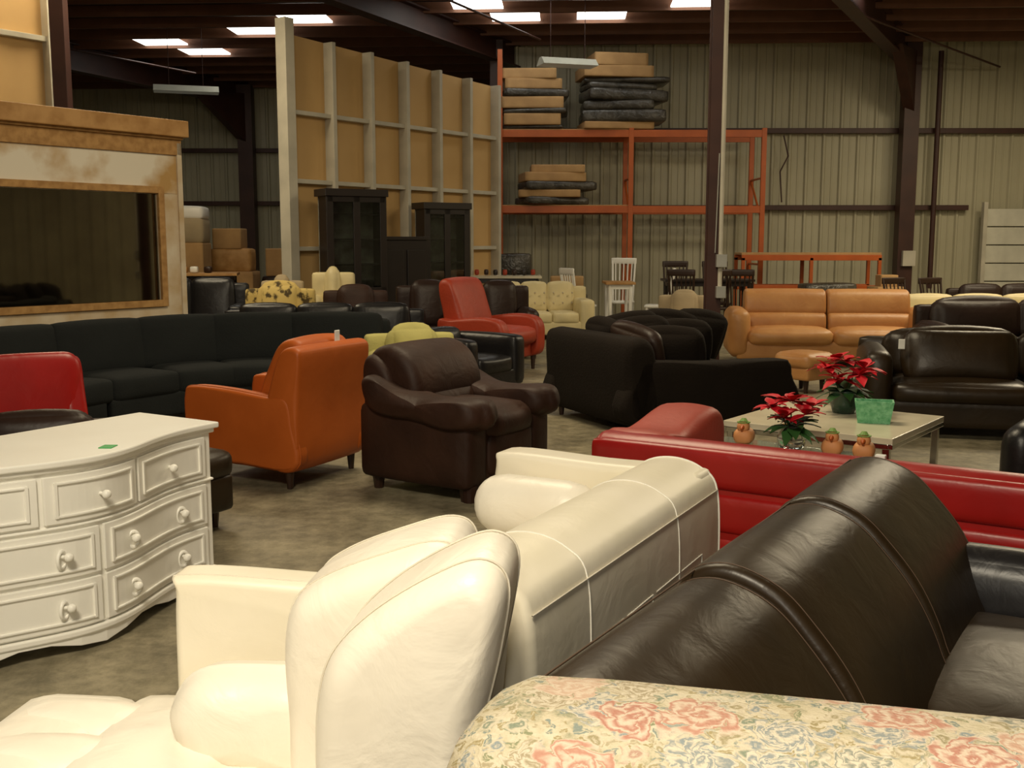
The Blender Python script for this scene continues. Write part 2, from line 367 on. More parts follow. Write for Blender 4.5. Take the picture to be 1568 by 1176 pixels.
e=grp('window_booth_wall',-3.58,11.5); e.rotation_euler.z=math.atan2(.809,.588)
T=-.31; Wl=-3.6
box(e,'wall_below',((Wl)/2,0,.42),(-Wl,.12,.84),'plaster_l',0)
box(e,'wall_above',((Wl)/2,0,2.32),(-Wl,.12,.62),'plaster',0)
box(e,'wall_right',(T/2,0,1.43),(-T,.12,1.18),'plaster_l',0)
box(e,'header_board',(Wl/2,-.1,2.69),(-Wl+.08,.14,.17),'wood',.01)
box(e,'osb_strip',(Wl/2,-.07,2.52),(-Wl,.03,.2),'osb')
box(e,'header_under_strip',(Wl/2,-.085,2.595),(-Wl,.06,.03),'osb')  # thin OSB strip along the underside of the header board
for nm,c,s in(('trim_top',((Wl+T)/2,-.075,2.05),(-Wl+T,.04,.07)),('trim_bottom',((Wl+T)/2,-.075,.87),(-Wl+T,.04,.07)),('trim_side',(T+.03,-.075,1.46),(.07,.04,1.25))):
    box(e,nm,c,s,'osb')
box(e,'side_edge_board',(-.03,-.07,1.3),(.06,.03,2.5),'plaster_l')
box(e,'window_pane',((Wl+T)/2,-.02,1.44),(-Wl+T,.02,1.2),'mirror',0)

for (x,y,z,w) in((.92,18.0,4.40,.95),(-6.0,20.0,4.25,1.15)):
    e=grp('hanging_fluorescent_lamp',x,y,(.3,-1),z)
    mesh('housing',[(-w/2,-.2,0),(w/2,-.2,0),(w/2,.2,0),(-w/2,.2,0),(-w/2,-.06,.12),(w/2,-.06,.12),(w/2,.06,.12),(-w/2,.06,.12)],[(0,1,2,3),(4,5,6,7),(0,1,5,4),(1,2,6,5),(2,3,7,6),(3,0,4,7)],e,'tube')
    for s in(-.3,.3): cyl(e,'chain_%d'%(s>0),(s,0,.1),(s,0,zc(y)-z+.1),.006,'girt')

# ---------------------------------------------------------------- pallet rack
e=grp('pallet_rack',0,20.4)
for i,x in enumerate((-.22,2.2,4.65)):
    hh=5.0 if i==0 else 3.6
    for j,y in enumerate((-.5,.5)): box(e,'upright_%d_%d'%(i,j),(x,y,hh/2),(.09,.07,hh),'rack')
    for k in range(4): cyl(e,'brace_%d_%d'%(i,k),(x,-.5,.3+k*.8),(x,.5,.3+(k+1)*.8 if k%2==0 else .3+k*.8),.02,'rack')
for b2,(x0,x1) in enumerate(((-.22,2.2),(2.2,4.65))):
    for z in(2.12,3.5):
        for y in(-.5,.5): box(e,'beam',((x0+x1)/2,y,z),(x1-x0,.05,.13),'rack')
for z in (2.195,3.575): box(e,'deck',(1,0,z),(2.4,1,.02),'card')
def stack(name,x,y,z,items,f=(0,-1),jit=.08):
    e=grp(name,x,y,f,z); zz=0
    for i,(w,d2,h,m,dx) in enumerate(items):
        soft(e,'box_%d'%(i+1),(dx,0,zz+h/2),(w,d2,h+.01),.015 if m=='card' else .05,m,0 if m=='card' else .015,(0,random.uniform(-.02,.02) if m!='card' else 0,random.uniform(-jit,jit)),6); zz+=h
stack('cardboard_box_stack',.38,20.3,3.59,[(1.15,.8,.07,'wrap',0),(1.05,.9,.2,'card',0),(1.2,.9,.1,'wrap',.05),(1.15,.9,.2,'card',.0),(1.2,.9,.15,'wrap',.05),(1.05,.85,.18,'card',.0),(1.0,.85,.18,'card',-.05)])
stack('wrapped_box_stack',1.98,20.3,3.59,[(1.3,.9,.12,'card',-.05),(1.55,.95,.22,'wrap',.08),(1.3,.9,.17,'wrap',-.02),(1.5,.9,.2,'wrap',.1),(1.3,.8,.12,'wrap',0),(1.6,.8,.1,'wrap',.12),(1.3,.9,.2,'card',-.08),(1.0,.9,.22,'card',-.05)],(.1,-1),.15)
stack('cardboard_box_stack',.75,20.3,2.21,[(1.2,.9,.14,'wrap',0),(1.15,.9,.13,'card',-.05),(1.35,.85,.16,'wrap',.1),(1.15,.85,.16,'card',0),(1.0,.8,.14,'card',.1)],(.15,-1),.2)
e=grp('orange_frame_rack',5.35,19.3)
for z in(.7,1.24): box(e,'rail',(0,-.3,z),(2.5,.06,.1),'rack'); box(e,'rail_b',(0,.3,z),(2.5,.06,.1),'rack')
for x in(-1.22,0,1.22):
    for y in(-.3,.3): box(e,'post',(x,y,.62),(.06,.06,1.24),'rack')
box(e,'top_board',(0,0,1.31),(2.5,.6,.04),'card')
stack('wood_panel_pile',5.2,18.5,0,[(1.6,.5,.3,'card',0),(.9,.5,.5,'wrap',.3)])
stack('cardboard_box_stack',6.5,18.4,0,[(.5,.5,.75,'card',0),(.3,.3,.2,'card',0)])

# ---------------------------------------------------------------- cabinets
def cabinet(x,y,f,w,h):
    e=grp('china_cabinet',x,y,f); d2=.4
    box(e,'base',(0,0,.4),(w,d2,.8),'blackwood'); box(e,'top',(0,0,h-.05),(w+.08,d2+.06,.1),'blackwood')
    box(e,'back_panel',(0,d2/2-.02,h/2),(w,.02,h-.1),'cabback')
    for sx in(-w/2+.03,-.0,w/2-.03): box(e,'stile',(sx,-d2/2+.02,(.8+h)/2),(.10,.04,h-.8),'blackwood')
    for z in(.83,h-.13): box(e,'rail',(0,-d2/2+.02,z),(w,.04,.10),'blackwood')
    for sx in(-w/2+.02,w/2-.02): box(e,'side',(sx,0.02,(.8+h)/2),(.03,d2-.08,h-.8),'blackwood')
    for z in(1.2,1.55,1.9):
        if z<h-.15: box(e,'shelf',(0,0,z),(w-.06,d2-.06,.02),'blackwood',0)
    for sx in(-w/4,w/4): box(e,'glass_door',(sx,-d2/2+.02,(.8+h)/2),(w/2-.07,.006,h-1),'cabglass',0)
cabinet(-2.25,15.0,(.5,-.86),.85,2.24); cabinet(-1.1,16.75,(.5,-.86),.75,2.12)
e=grp('low_dark_cabinet',-1.68,15.9,(.5,-.86)); box(e,'body',(0,0,.8),(.72,.4,1.5),'blackwood'); box(e,'top',(0,0,1.57),(.78,.46,.05),'blackwood')
for s in(-.18,.18): box(e,'door_panel',(s,-.21,.8),(.3,.02,1.2),'blackwood',.008)

# ---------------------------------------------------------------- DRESSER
e=grp('white_dresser',-1.315,4.52,(.857,-.515)); W=1.42
def vv(u): return .17*max(0,math.sin(math.pi*max(0,min(W,u))/W))**3
def prism(name,off,z0,z1,m='paint',bk=.47,ex=0,bev=.006):
    us=[ -ex+(W+2*ex)*i/40 for i in range(41)]
    pts=[(-u,-vv(u)-off) for u in us]+[(-(W+ex),bk),(ex,bk)]
    n=len(pts); vs=[(x,y,z0) for x,y in pts]+[(x,y,z1) for x,y in pts]
    fs=[tuple(range(n)),tuple(range(n,2*n))]+[(i,(i+1)%n,n+(i+1)%n,n+i) for i in range(n)]
    return mesh(name,vs,fs,e,m,bev=bev)
prism('carcass',0,.09,.69); prism('top_slab',.03,.705,.73,ex=.03,bk=.48); prism('top_moulding',.015,.685,.705,ex=.015); prism('base_moulding',.02,.065,.09,ex=.012); prism('rail_strip',.012,.475,.487,ex=.006)
def cp(name,u0,u1,z0,z1,o0,o1,m='paint',zb=None):
    k=14; vs=[];fs=[]
    for i in range(k+1):
        u=u0+(u1-u0)*i/k; za=z0 if zb is None else zb(u)
        for o,z in((o0,za),(o1,za),(o1,z1),(o0,z1)): vs.append((-u,-vv(u)-o,z))
    for i in range(k):
        for j in range(4): fs.append((4*i+j,4*i+(j+1)%4,4*i+4+(j+1)%4,4*i+4+j))
    fs+=[(0,1,2,3),(4*k,4*k+1,4*k+2,4*k+3)]
    return mesh(name,vs,fs,e,m,bev=.003)
def knob(u,z,big):
    du=.01; sl=(vv(u+du)-vv(u-du))/(2*du); nrm=Vector((-sl,-1,0)).normalized()
    p=Vector((-u,-vv(u)-.016,z))
    cyl(e,'knob_stem',p,p+nrm*.03,.007,'paint')
    soft(e,'knob',p+nrm*.035,(.034,.034,.034),.017,'paint',n=6)
    if big:
        me=bpy.data.meshes.new('knob_plate'); bm=bmesh.new()
        R,r0=.028,.007; nn=20;mm=8; vsx=[]
        a=nrm.cross(Vector((0,0,1))).normalized()
        for i in range(nn):
            t=2*math.pi*i/nn; rd=a*math.cos(t)*.8+Vector((0,0,1))*math.sin(t)*1.1
            for j in range(mm):
                s=2*math.pi*j/mm; vsx.append(bm.verts.new(p-Vector((0,0,.012))+nrm*(.004+r0*math.sin(s))+rd*(R+r0*math.cos(s))))
        for i in range(nn):
            for j in range(mm): bm.faces.new((vsx[i*mm+j],vsx[i*mm+(j+1)%mm],vsx[((i+1)%nn)*mm+(j+1)%mm],vsx[((i+1)%nn)*mm+j]))
        bm.to_mesh(me); bm.free(); new('knob_plate',me,e,'paint',True)
def drawer(i,u0,u1,z0,z1,ks,big):
    cp('drawer_%d'%i,u0,u1,z0,z1,0,.014)
    t=.010
    for a,b2,c,d2 in((u0+.03,u1-.03,z0+.022,z0+.022+t),(u0+.03,u1-.03,z1-.022-t,z1-.022),(u0+.03,u0+.03+t,z0+.022,z1-.022),(u1-.03-t,u1-.03,z0+.022,z1-.022)):
        cp('drawer_%d_bead'%i,a,b2,c,d2,.013,.022)
    for k in ks: knob(k,(z0+z1)/2,big)
drawer(1,.04,.49,.497,.672,[.26],0); drawer(2,.51,.91,.497,.672,[.71],0); drawer(3,.93,1.38,.497,.672,[1.16],0)
drawer(4,.04,.70,.29,.465,[.2,.55],1); drawer(5,.72,1.38,.29,.465,[.87,1.22],1)
drawer(6,.04,.70,.10,.275,[.2,.55],1); drawer(7,.72,1.38,.10,.275,[.87,1.22],1)
cp('skirt',0,W,.03,.07,0,.012,zb=lambda u:.035+.02*math.cos(u*13))
for u,y in((.04,.0),(W-.04,.0),(.04,.43),(W-.04,.43)): cyl(e,'foot',(-u,y,0),(-u,y,.09),.018,'paint',.035)
box(e,'sale_tag',(-.60,-.10,.732),(.06,.05,.003),'tag',0,(0,0,.5))

# ---------------------------------------------------------------- ORANGE ARMCHAIR
e=grp('orange_armchair',-1.52,6.8,(-.9,.43))
for nm,x0,x1 in(('arm_near',.27,.39),('arm_far',-.39,-.27)):
    pr=[(-.43,.16),(-.45,.4),(-.445,.55),(-.39,.605),(-.1,.60),(.2,.57),(.36,.56),(.40,.4),(.41,.14),(0,.13)]
    loft(e,nm,pr,x0,x1,.03,'orange')
    seamloop(e,nm+'_seam',pr,x0+.028 if x0<0 else x1-.028,'orange',.004,1.002)
loft(e,'back',[(.2,.14),(.17,.4),(.22,.62),(.3,.82),(.36,.875),(.44,.87),(.46,.8),(.43,.5),(.41,.14)],-.385,.385,.035,'orange',.01)
loft(e,'back_cushion',[(.04,.42),(.06,.6),(.14,.78),(.22,.89),(.32,.915),(.38,.85),(.3,.62),(.22,.42)],-.265,.265,.05,'orange',.05)
soft(e,'seat_cushion',(0,-.1,.37),(.53,.66,.16),.05,'orange',.02); soft(e,'base',(0,-.02,.22),(.7,.78,.16),.02,'orange')
for x in(-.33,.33):
    for y in(-.35,.33): cyl(e,'leg',(x,y,0),(x,y,.15),.018,'foot',.032,8)
box(e,'price_tag',(-.1,.4,.91),(.05,.01,.08),'wtag')

# ---------------------------------------------------------------- BROWN OVERSTUFFED ARMCHAIR
e=grp('brown_armchair',-.35,6.52,(.84,-.55))
soft(e,'base',(0,0,.25),(.88,.8,.32),.04,'brown')
for sx in(-1,1):
    soft(e,'arm_panel_%d'%(sx>0),(sx*.345,.0,.31),(.22,.82,.46),.05,'brown',.01)
    loft(e,'arm_pillow_%d'%(sx>0),[(-.47,.46),(-.49,.54),(-.42,.61),(-.15,.60),(.1,.63),(.3,.71),(.38,.66),(.3,.5),(0,.45),(-.3,.42)],sx*.355-.15,sx*.355+.15,.09,'brown',.08)
    cyl(e,'front_foot_block_%d'%(sx>0),(sx*.36,-.36,0),(sx*.36,-.36,.1),.04,'brown',.05)
soft(e,'seat_cushion',(0,-.12,.43),(.5,.62,.2),.08,'brown',.03)
soft(e,'seat_front',(0,-.385,.26),(.46,.09,.26),.04,'brown',.01)
loft(e,'back_shell',[(.22,.12),(.18,.5),(.22,.72),(.34,.82),(.42,.78),(.43,.5),(.41,.12)],-.4,.4,.06,'brown',.02)
loft(e,'back_pillow_top',[(.05,.56),(.04,.68),(.12,.82),(.26,.885),(.39,.85),(.44,.75),(.36,.62),(.2,.53)],-.35,.36,.07,'brown',.04)
loft(e,'back_pillow_low',[(.02,.46),(-.0,.54),(.06,.62),(.2,.66),(.28,.56),(.2,.44)],-.28,.28,.08,'brown',.05)
feet(e,.86,.8,z=.1,s=.07)

# ---------------------------------------------------------------- WHITE SOFA (middle)
e=grp('white_leather_sofa',-.005,3.026,(-.883,.469))
bp_=[(.13,.12),(.06,.45),(.07,.66),(.14,.745),(.24,.77),(.34,.745),(.40,.67),(.41,.4),(.40,.12),(.27,.1)]
loft(e,'back',bp_,-.75,.66,.025,'white_leather2',.0)
loft(e,'far_arm',[(-.40,.12),(-.41,.5),(-.40,.7),(-.36,.75),(0,.745),(.3,.745),(.38,.7),(.39,.4),(.39,.12),(0,.1)],-.77,-.62,.03,'white_leather2')
soft(e,'seat_cushion_1',(-.31,-.14,.34),(.6,.52,.17),.05,'white_leather',.02); soft(e,'seat_cushion_2',(.31,-.14,.34),(.62,.52,.17),.05,'white_leather',.02)
soft(e,'base',(-.05,-.05,.18),(1.36,.7,.2),.02,'white_leather2')
soft(e,'armrest_bolster',(-.49,-.16,.60),(.21,.46,.21),.104,'white_leather',.0)
for i,x in enumerate((-.55,-.33,-.1,.12,.34,.55)):
    if i in(1,4): seamloop(e,'seam_%d'%i,bp_,x,'seam_l',.0025,1.001)
    else:
        tube(e,'rear_seam_%d'%i,[(x,.410,.50),(x,.412,.4),(x,.404,.12)],.0025,'seam_l')
    tube(e,'rear_panel_line_%d'%i,[(x,.411,.50),(x+.2,.411,.50)],.0018,'seam_l')
tube(e,'piping_rear',[(-.73,.402,.675),(.65,.402,.675)],.0022,'seam_w')
seamloop(e,'end_piping',bp_,-.735,'seam_l',.004,1.0)
feet(e,1.4,.8)

# ---------------------------------------------------------------- WHITE RECLINER
e=grp('white_leather_recliner',-.45,2.0,(-.99,.1))
p2=[(.15,.40),(.15,.60),(.155,.73),(.18,.82),(.25,.895),(.35,.96),(.43,.99),(.475,.955),(.465,.85),(.43,.7),(.38,.52),(.26,.38)]
p1=[(.03,.42),(.015,.58),(.01,.72),(.03,.81),(.09,.86),(.20,.905),(.31,.935),(.36,.90),(.36,.78),(.33,.63),(.28,.46),(.15,.40)]
loft(e,'back_cushion_near',p2,.07,.35,.06,'white_leather',.02,sub=6)
loft(e,'back_cushion_far',p1,-.24,.075,.06,'white_leather',.02,sub=6)
for pp,xs in((p2,(.125,.295)),(p1,(-.18,.01))):
    for x in xs: seamloop(e,'back_seam',pp,x,'seam_w',.0018,1.008)
loft(e,'back_shell',[(.24,.12),(.26,.5),(.32,.78),(.38,.83),(.43,.78),(.41,.5),(.37,.12)],-.22,.33,.05,'white_leather')
fa=[(-.36,.08),(-.36,.45),(-.355,.70),(-.33,.745),(0,.735),(.3,.72),(.36,.6),(.36,.1),(0,.06)]
loft(e,'far_arm',fa,-.41,-.29,.025,'white_leather2'); seamloop(e,'far_arm_seam',fa,-.315,'seam_w',.002,1.0)
loft(e,'armrest_roll',[(-.25,.50),(-.255,.56),(-.20,.625),(-.08,.64),(.08,.63),(.14,.56),(.12,.44),(-.05,.42),(-.2,.44)],-.16,.03,.085,'white_leather',.03)
soft(e,'armrest_roll_body',(-.07,-.03,.43),(.16,.3,.2),.06,'white_leather',.01)
soft(e,'seat',(.03,-.2,.36),(.66,.62,.17),.07,'white_leather',.02)
soft(e,'footrest',(.03,-.56,.40),(.66,.30,.15),.07,'white_leather',.015)
soft(e,'seat_pad',(.03,-.28,.42),(.64,.34,.13),.06,'white_leather',.015)
for i,x in enumerate((-.10,.07,.24)):
    soft(e,'tuft_%d'%i,(x-.05,-.52,.415),(.19,.34,.14),.065,'white_leather',.012,(.05,0,.12*(i-1)))
soft(e,'base',(.0,-.05,.18),(.62,.7,.24),.03,'white_leather2')
soft(e,'footrest_base',(.05,-.55,.18),(.5,.2,.34),.03,'white_leather2')

# ---------------------------------------------------------------- DARK BROWN LEATHER SOFA
e=grp('dark_brown_leather_sofa',.88,2.19,(.85,-.53)); Ls=1.95
ps=[(-.02,.40),(.0,.52),(.06,.64),(.14,.74),(.22,.81),(.33,.84),(.42,.80),(.455,.68),(.45,.4),(.25,.36)]
for i in range(3):
    a=-Ls/2+i*Ls/3; b2=a+Ls/3; dz=(-.012,.004,.012)[i]
    pp=[(y,z+(dz if z>.6 else 0)) for y,z in ps]
    loft(e,'back_section_%d'%(i+1),pp,a+.002,b2-.002,.022,'dk_brown',.012)
    for x in (a+.03,b2-.03): seamloop(e,'back_stitch_%d'%i,pp,x,'stitch',.0014,1.002)
tube(e,'top_stitch',[(-Ls/2+.03,.395,.815),(Ls/2-.03,.395,.837)],.002,'stitch')
soft(e,'base',(0,0,.19),(Ls,.88,.24),.04,'dk_brown')
for i in range(2): soft(e,'seat_cushion_%d'%(i+1),(-.5+i*.9,-.2,.38),(.9,.62,.2),.08,'dk_brown',.03)
soft(e,'far_arm',(Ls/2-.04,-.1,.36),(.2,.74,.52),.09,'dk_black',.01)
feet(e,Ls,.88)

# ---------------------------------------------------------------- FLORAL SOFA (nearest)
e=grp('floral_sofa',.645,.87,(-.26,-.965))
soft(e,'back',(0,.05,.6),(1.5,.27,.82),.10,'floral',.01,(-.06,0,0),14)
soft(e,'back_cushion_1',(-.34,-.13,.66),(.66,.18,.44),.08,'floral',.02,(-.1,0,0)); soft(e,'back_cushion_2',(.34,-.13,.66),(.66,.18,.44),.08,'floral',.02,(-.1,0,0))
soft(e,'seat_cushion',(0,-.38,.38),(1.3,.56,.18),.06,'floral',.02); soft(e,'base',(0,-.25,.2),(1.46,.8,.22),.03,'floral')
for s in(-1,1): soft(e,'arm_%d'%(s>0),(s*.66,-.34,.35),(.2,.6,.5),.08,'floral')
feet(e,1.5,.7)

# ---------------------------------------------------------------- RED SOFA (rear faces camera)
e=grp('red_leather_sofa',1.55,4.42,(.54,.84)); Lr=2.3
loft(e,'back',[(.2,.14),(.2,.5),(.24,.62),(.33,.655),(.41,.62),(.43,.54),(.42,.14)],-Lr/2,Lr/2,.04,'red',.0)
soft(e,'rear_band_upper',(0,.42,.555),(Lr-.02,.07,.17),.035,'red'); soft(e,'rear_band_lower',(0,.42,.37),(Lr-.02,.07,.17),.035,'red'); soft(e,'rear_band_bottom',(0,.415,.19),(Lr-.02,.06,.17),.03,'red')
loft(e,'left_arm',[(-.42,.14),(-.44,.5),(-.42,.64),(-.32,.70),(-.15,.69),(.1,.64),(.35,.62),(.41,.14)],Lr/2-.32,Lr/2,.07,'salmon',.03)
loft(e,'right_arm',[(-.42,.14),(-.44,.5),(-.40,.62),(-.28,.64),(-.1,.62),(.2,.62),(.4,.6),(.41,.14)],-Lr/2,-Lr/2+.2,.06,'red')
soft(e,'base',(0,0,.2),(Lr-.05,.8,.18),.03,'red')
for i in range(3): soft(e,'seat_cushion_%d'%(i+1),(-.63+i*.6,-.1,.37),(.6,.6,.18),.05,'red',.02)
feet(e,Lr,.84); box(e,'price_tag',(-.1,.34,.665),(.04,.03,.02),'wtag')

# ---------------------------------------------------------------- coffee table + display
e=grp('square_coffee_table',1.95,6.29,(-.61,-.79))
box(e,'top',(0,0,.435),(1.0,.96,.035),'marble')
for s in(-.485,.485): box(e,'rim_x',(s,0,.405),(.03,.96,.03),'chrome'); box(e,'rim_y',(0,s*.98,.405),(.96,.03,.03),'chrome')
for x in(-.46,.46):
    for y in(-.45,.45): box(e,'leg',(x,y,.2),(.04,.04,.4),'chrome')
e=grp('glass_side_table',1.41,5.58,(-.61,-.79))
box(e,'top',(0,0,.40),(.95,.3,.02),'glass')
for x in(-.44,.44):
    for y in(-.12,.12): box(e,'leg',(x,y,.195),(.03,.03,.39),'chrome')
def poinsettia(x,y,z,s,glass,hs=1):
    e=grp('potted_poinsettia',x,y,(0,-1),z)
    if glass: lathe(e,'vase',[(.05,0),(.07,.02),(.078,.07),(.055,.11),(.06,.13)],(0,0,0),'glass')
    else: lathe(e,'pot',[(.07,0),(.09,.06),(.095,.13),(.105,.14),(.09,.145)],(0,0,0),'pot')
    def leaf(vs,fs,base,az,el,L,w):
        d=Vector((math.cos(az)*math.cos(el),math.sin(az)*math.cos(el),math.sin(el))); s2=Vector((-math.sin(az),math.cos(az),0)); n=len(vs)
        for t,k in [(0,.15),(.3,.8),(.5,1),(.75,.6),(1,0.02)]:
            p=base+d*L*t+Vector((0,0,-.35*L*t*t))
            vs.append(tuple(p+s2*w*k)); vs.append(tuple(p+Vector((0,0,-.15*w)))); vs.append(tuple(p-s2*w*k))
        for i in range(4):
            a=n+3*i; fs.append((a,a+1,a+4,a+3)); fs.append((a+1,a+2,a+5,a+4))
    vs=[];fs=[]
    for i in range(20): leaf(vs,fs,Vector((0,0,.12*s)),i*2.4,random.uniform(-.2,.8),.15*s,.034*s)
    mesh('foliage',vs,fs,e,'leaf',True)
    vs=[];fs=[]
    for hx,hy,hz in((0,0,.25),(.10,.03,.21),(-.10,.0,.22),(.04,-.09,.19),(-.03,.1,.24),(-.06,-.08,.17)):
        for i in range(11): leaf(vs,fs,Vector((hx*s,hy*s,hz*s*hs+.02)),i*2.4+hx*9,random.uniform(-.1,.9),random.uniform(.08,.12)*s,.028*s)
    mesh('bracts',vs,fs,e,'petal',True)
    for i in range(5): cyl(e,'stem_%d'%i,(0,0,.05),(random.uniform(-.07,.07)*s,random.uniform(-.06,.06)*s,.2*s),.004,'leaf')
poinsettia(2.07,6.5,.453,1.22,False); poinsettia(1.49,5.54,.41,1.08,True,.9)
e=grp('green_basket',2.13,6.14,(-.3,-.95),.453)
mesh('shell',[(-.09,-.055,0),(.09,-.055,0),(.09,.055,0),(-.09,.055,0),(-.11,-.065,.13),(.11,-.065,.13),(.11,.065,.13),(-.11,.065,.13),(-.1,-.055,.13),(.1,-.055,.13),(.1,.055,.13),(-.1,.055,.13),(-.085,-.05,.02),(.085,-.05,.02),(.085,.05,.02),(-.085,.05,.02)],
 [(0,1,2,3)]+[(i,(i+1)%4,4+(i+1)%4,4+i) for i in range(4)]+[(4+i,4+(i+1)%4,8+(i+1)%4,8+i) for i in range(4)]+[(8+i,8+(i+1)%4,12+(i+1)%4,12+i) for i in range(4)]+[(12,13,14,15)],e,'green')
for (x,y) in((1.12,5.80),(1.27,5.69),(1.66,5.38),(1.79,5.28)):
    e=grp('toy_duck',x,y,(-.4,-.9),.41)
    soft(e,'body',(0,0,.045),(.11,.13,.09),.043,'toyo',0,n=6); soft(e,'head',(0,-.025,.10),(.07,.07,.06),.03,'toyo',0,n=6)
    cyl(e,'hat',(0,-.02,.125),(0,-.015,.145),.026,'toyg',.012); cyl(e,'beak',(0,-.055,.10),(0,-.082,.095),.014,'rack',.004); cyl(e,'hat_brim',(0,-.02,.121),(0,-.02,.126),.036,'toyg'); cyl(e,'tail',(0,.05,.055),(0,.085,.075),.02,'toyo',.005)

# ---------------------------------------------------------------- CHARCOAL SOFA
f=Vector((.9,.43)).normalized(); xx=Vector((-f.y,f.x))
c=Vector((.88,8.0))+f*.80+xx*.70
e=grp('charcoal_sofa',c.x,c.y,tuple(f))
loft(e,'back',[(.52,.1),(.5,.4),(.53,.66),(.60,.76),(.70,.77),(.79,.71),(.79,.4),(.74,.1)],-.70,.70,.07,'charcoal',.01)
for nm,s in(('near_arm',-1),('far_arm',1)):
    k=1 if s<0 else 1.2
    loft(e,nm,[(-.80,.1),(-.82,.42*k),(-.79,.52*k),(-.68,.55*k),(.0,.56*k),(.6,.59*k),(.72,.5),(.72,.1)],s*.60-.1,s*.60+.1,.05,'charcoal')
soft(e,'base',(0,0,.2),(1.3,1.5,.2),.04,'charcoal'); soft(e,'seat_cushion',(0,-.12,.36),(.98,1.25,.2),.06,'charcoal',.03)
for i,(x,y,rz,z,m2) in enumerate([(-.28,.44,.15,.61,'choc'),(.18,.44,-.1,.63,'charcoal'),(.40,.12,1.3,.65,'charcoal'),(.40,-.28,1.5,.66,'charcoal'),(-.30,.16,.9,.58,'charcoal'),(.22,.12,.9,.62,'charcoal'),(.42,-.62,1.6,.65,'charcoal'),(.1,-.2,1.2,.60,'charcoal')]):
    soft(e,'throw_pillow_%d'%(i+1),(x,y,z),(.54,.15,.46),.06,m2,.04,(-.3,.15*(i%3-1),rz))
feet(e,1.3,1.5)

# ---------------------------------------------------------------- CURVED SECTIONAL
e=grp('slate_sectional_sofa',0,0)
pts=[Vector(p) for p in((-4.35,7.8),(-3.98,8.65),(-3.5,9.4),(-2.9,9.95),(-2.1,10.2),(-1.2,10.15))]
for i in range(5):
    a,b2=pts[i],pts[i+1]; d3=(b2-a); L=d3.length; u=d3/L; nrm=Vector((u.y,-u.x)); ang=math.atan2(u.y,u.x); mid=(a+b2)/2
    q=mid+nrm*.1; soft(e,'back_%d'%i,(q.x,q.y,.45),(L+.08,.2,.68),.06,'slate',0,(0,0,ang))
    q=mid+nrm*.27; soft(e,'back_cushion_%d'%i,(q.x,q.y,.62),(L*.97,.2,.46),.05,'slate',.015,(-.15,0,ang))
    q=mid+nrm*.58; soft(e,'seat_%d'%i,(q.x,q.y,.34),(L*(.98 if i in(0,4) else .75),.7,.2),.05,'slate',.015,(0,0,ang))
    soft(e,'base_%d'%i,(q.x,q.y,.17),(L*.8,.68,.2),.02,'slate',0,(0,0,ang))

# ---------------------------------------------------------------- other seating
e=grp('red_armchair',-3.40,6.95,(-.62,.78))
loft(e,'back',[(.22,.12),(.2,.45),(.24,.72),(.31,.79),(.38,.77),(.42,.6),(.45,.3),(.43,.12)],-.42,.42,.10,'red',.02)
for s in(-1,1): loft(e,'arm_%d'%(s>0),[(-.40,.12),(-.43,.4),(-.40,.56),(-.3,.61),(0,.66),(.3,.76),(.4,.6),(.42,.12)],s*.36-.07,s*.36+.07,.04,'red')
soft(e,'seat',(0,-.08,.34),(.58,.66,.2),.06,'red',.02); soft(e,'base',(0,0,.2),(.7,.74,.2),.03,'red'); feet(e,.78,.76,z=.12)
sofa('black_armchair',-2.72,5.90,(.3,-.95),1.0,.75,.50,'choc',1,ah=.44,sh=.32,r=.07)
e=grp('dark_brown_ottoman',-1.88,5.40,(.857,-.515)); soft(e,'cushion',(0,0,.34),(.62,.6,.16),.06,'dk_brown',.02); soft(e,'base',(0,0,.19),(.6,.58,.2),.03,'dk_brown'); feet(e,.58,.56,z=.1)
sofa('lime_armchair',-.78,8.7,(.3,-.95),.8,.8,.79,'lime',1,ah=.6,r=.09,puff=.03,bt=.3)
sofa('black_armchair',-.50,10.6,(.8,-.6),.95,.9,.62,'dk_black',1,ah=.58,sh=.38)
sofa('black_sofa',-2.1,11.75,(.1,-1),2.3,.9,.80,'dk_black',3,ah=.6)
e=grp('brick_red_armchair',-.26,12.45,(.86,-.5))
for s in(-1,1):
    loft(e,'arm_%d'%(s>0),[(-.42,.18),(-.48,.4),(-.46,.56),(-.36,.64),(-.1,.66),(.25,.62),(.42,.6),(.36,.2),(0,.15)],s*.42-.09,s*.42+.09,.05,'redor')
loft(e,'back',[(.2,.25),(.14,.5),(.24,.85),(.34,1.06),(.46,1.08),(.5,.98),(.44,.6),(.38,.2)],-.36,.36,.07,'redor',.03)
soft(e,'seat_cushion',(0,-.1,.42),(.66,.74,.2),.07,'redor',.03); soft(e,'base',(0,0,.25),(.9,.76,.18),.03,'redor')
for x in(-.4,.4):
    for y in(-.36,.32): cyl(e,'leg',(x,y,0),(x,y,.2),.02,'foot',.035)
sofa('dark_maroon_recliner',-1.05,13.6,(.2,-1),.85,.8,1.0,'choc',1,ah=.65,r=.1)
sofa('dark_recliner',-.12,14.0,(.2,-1),.85,.8,.98,'choc',1,ah=.65,r=.1)
sofa('brown_loveseat',-1.98,13.3,(.1,-1),.85,.8,.95,'brown',1,ah=.65,r=.1)
sofa('patterned_armchair',-2.92,13.1,(.05,-1),.9,.8,.98,'pat',1,ah=.68,r=.12,puff=.04)
sofa('cream_armchair',-2.42,14.15,(0,-1),.6,.6,1.16,'cream',1,ah=.8,r=.1)
sofa('beige_armchair',-3.1,14.1,(0,-1),.6,.6,1.05,'beige',1,ah=.8)
sofa('black_loveseat',-4.25,13.9,(.1,-1),1.5,.8,1.02,'dk_black',2,ah=.7)
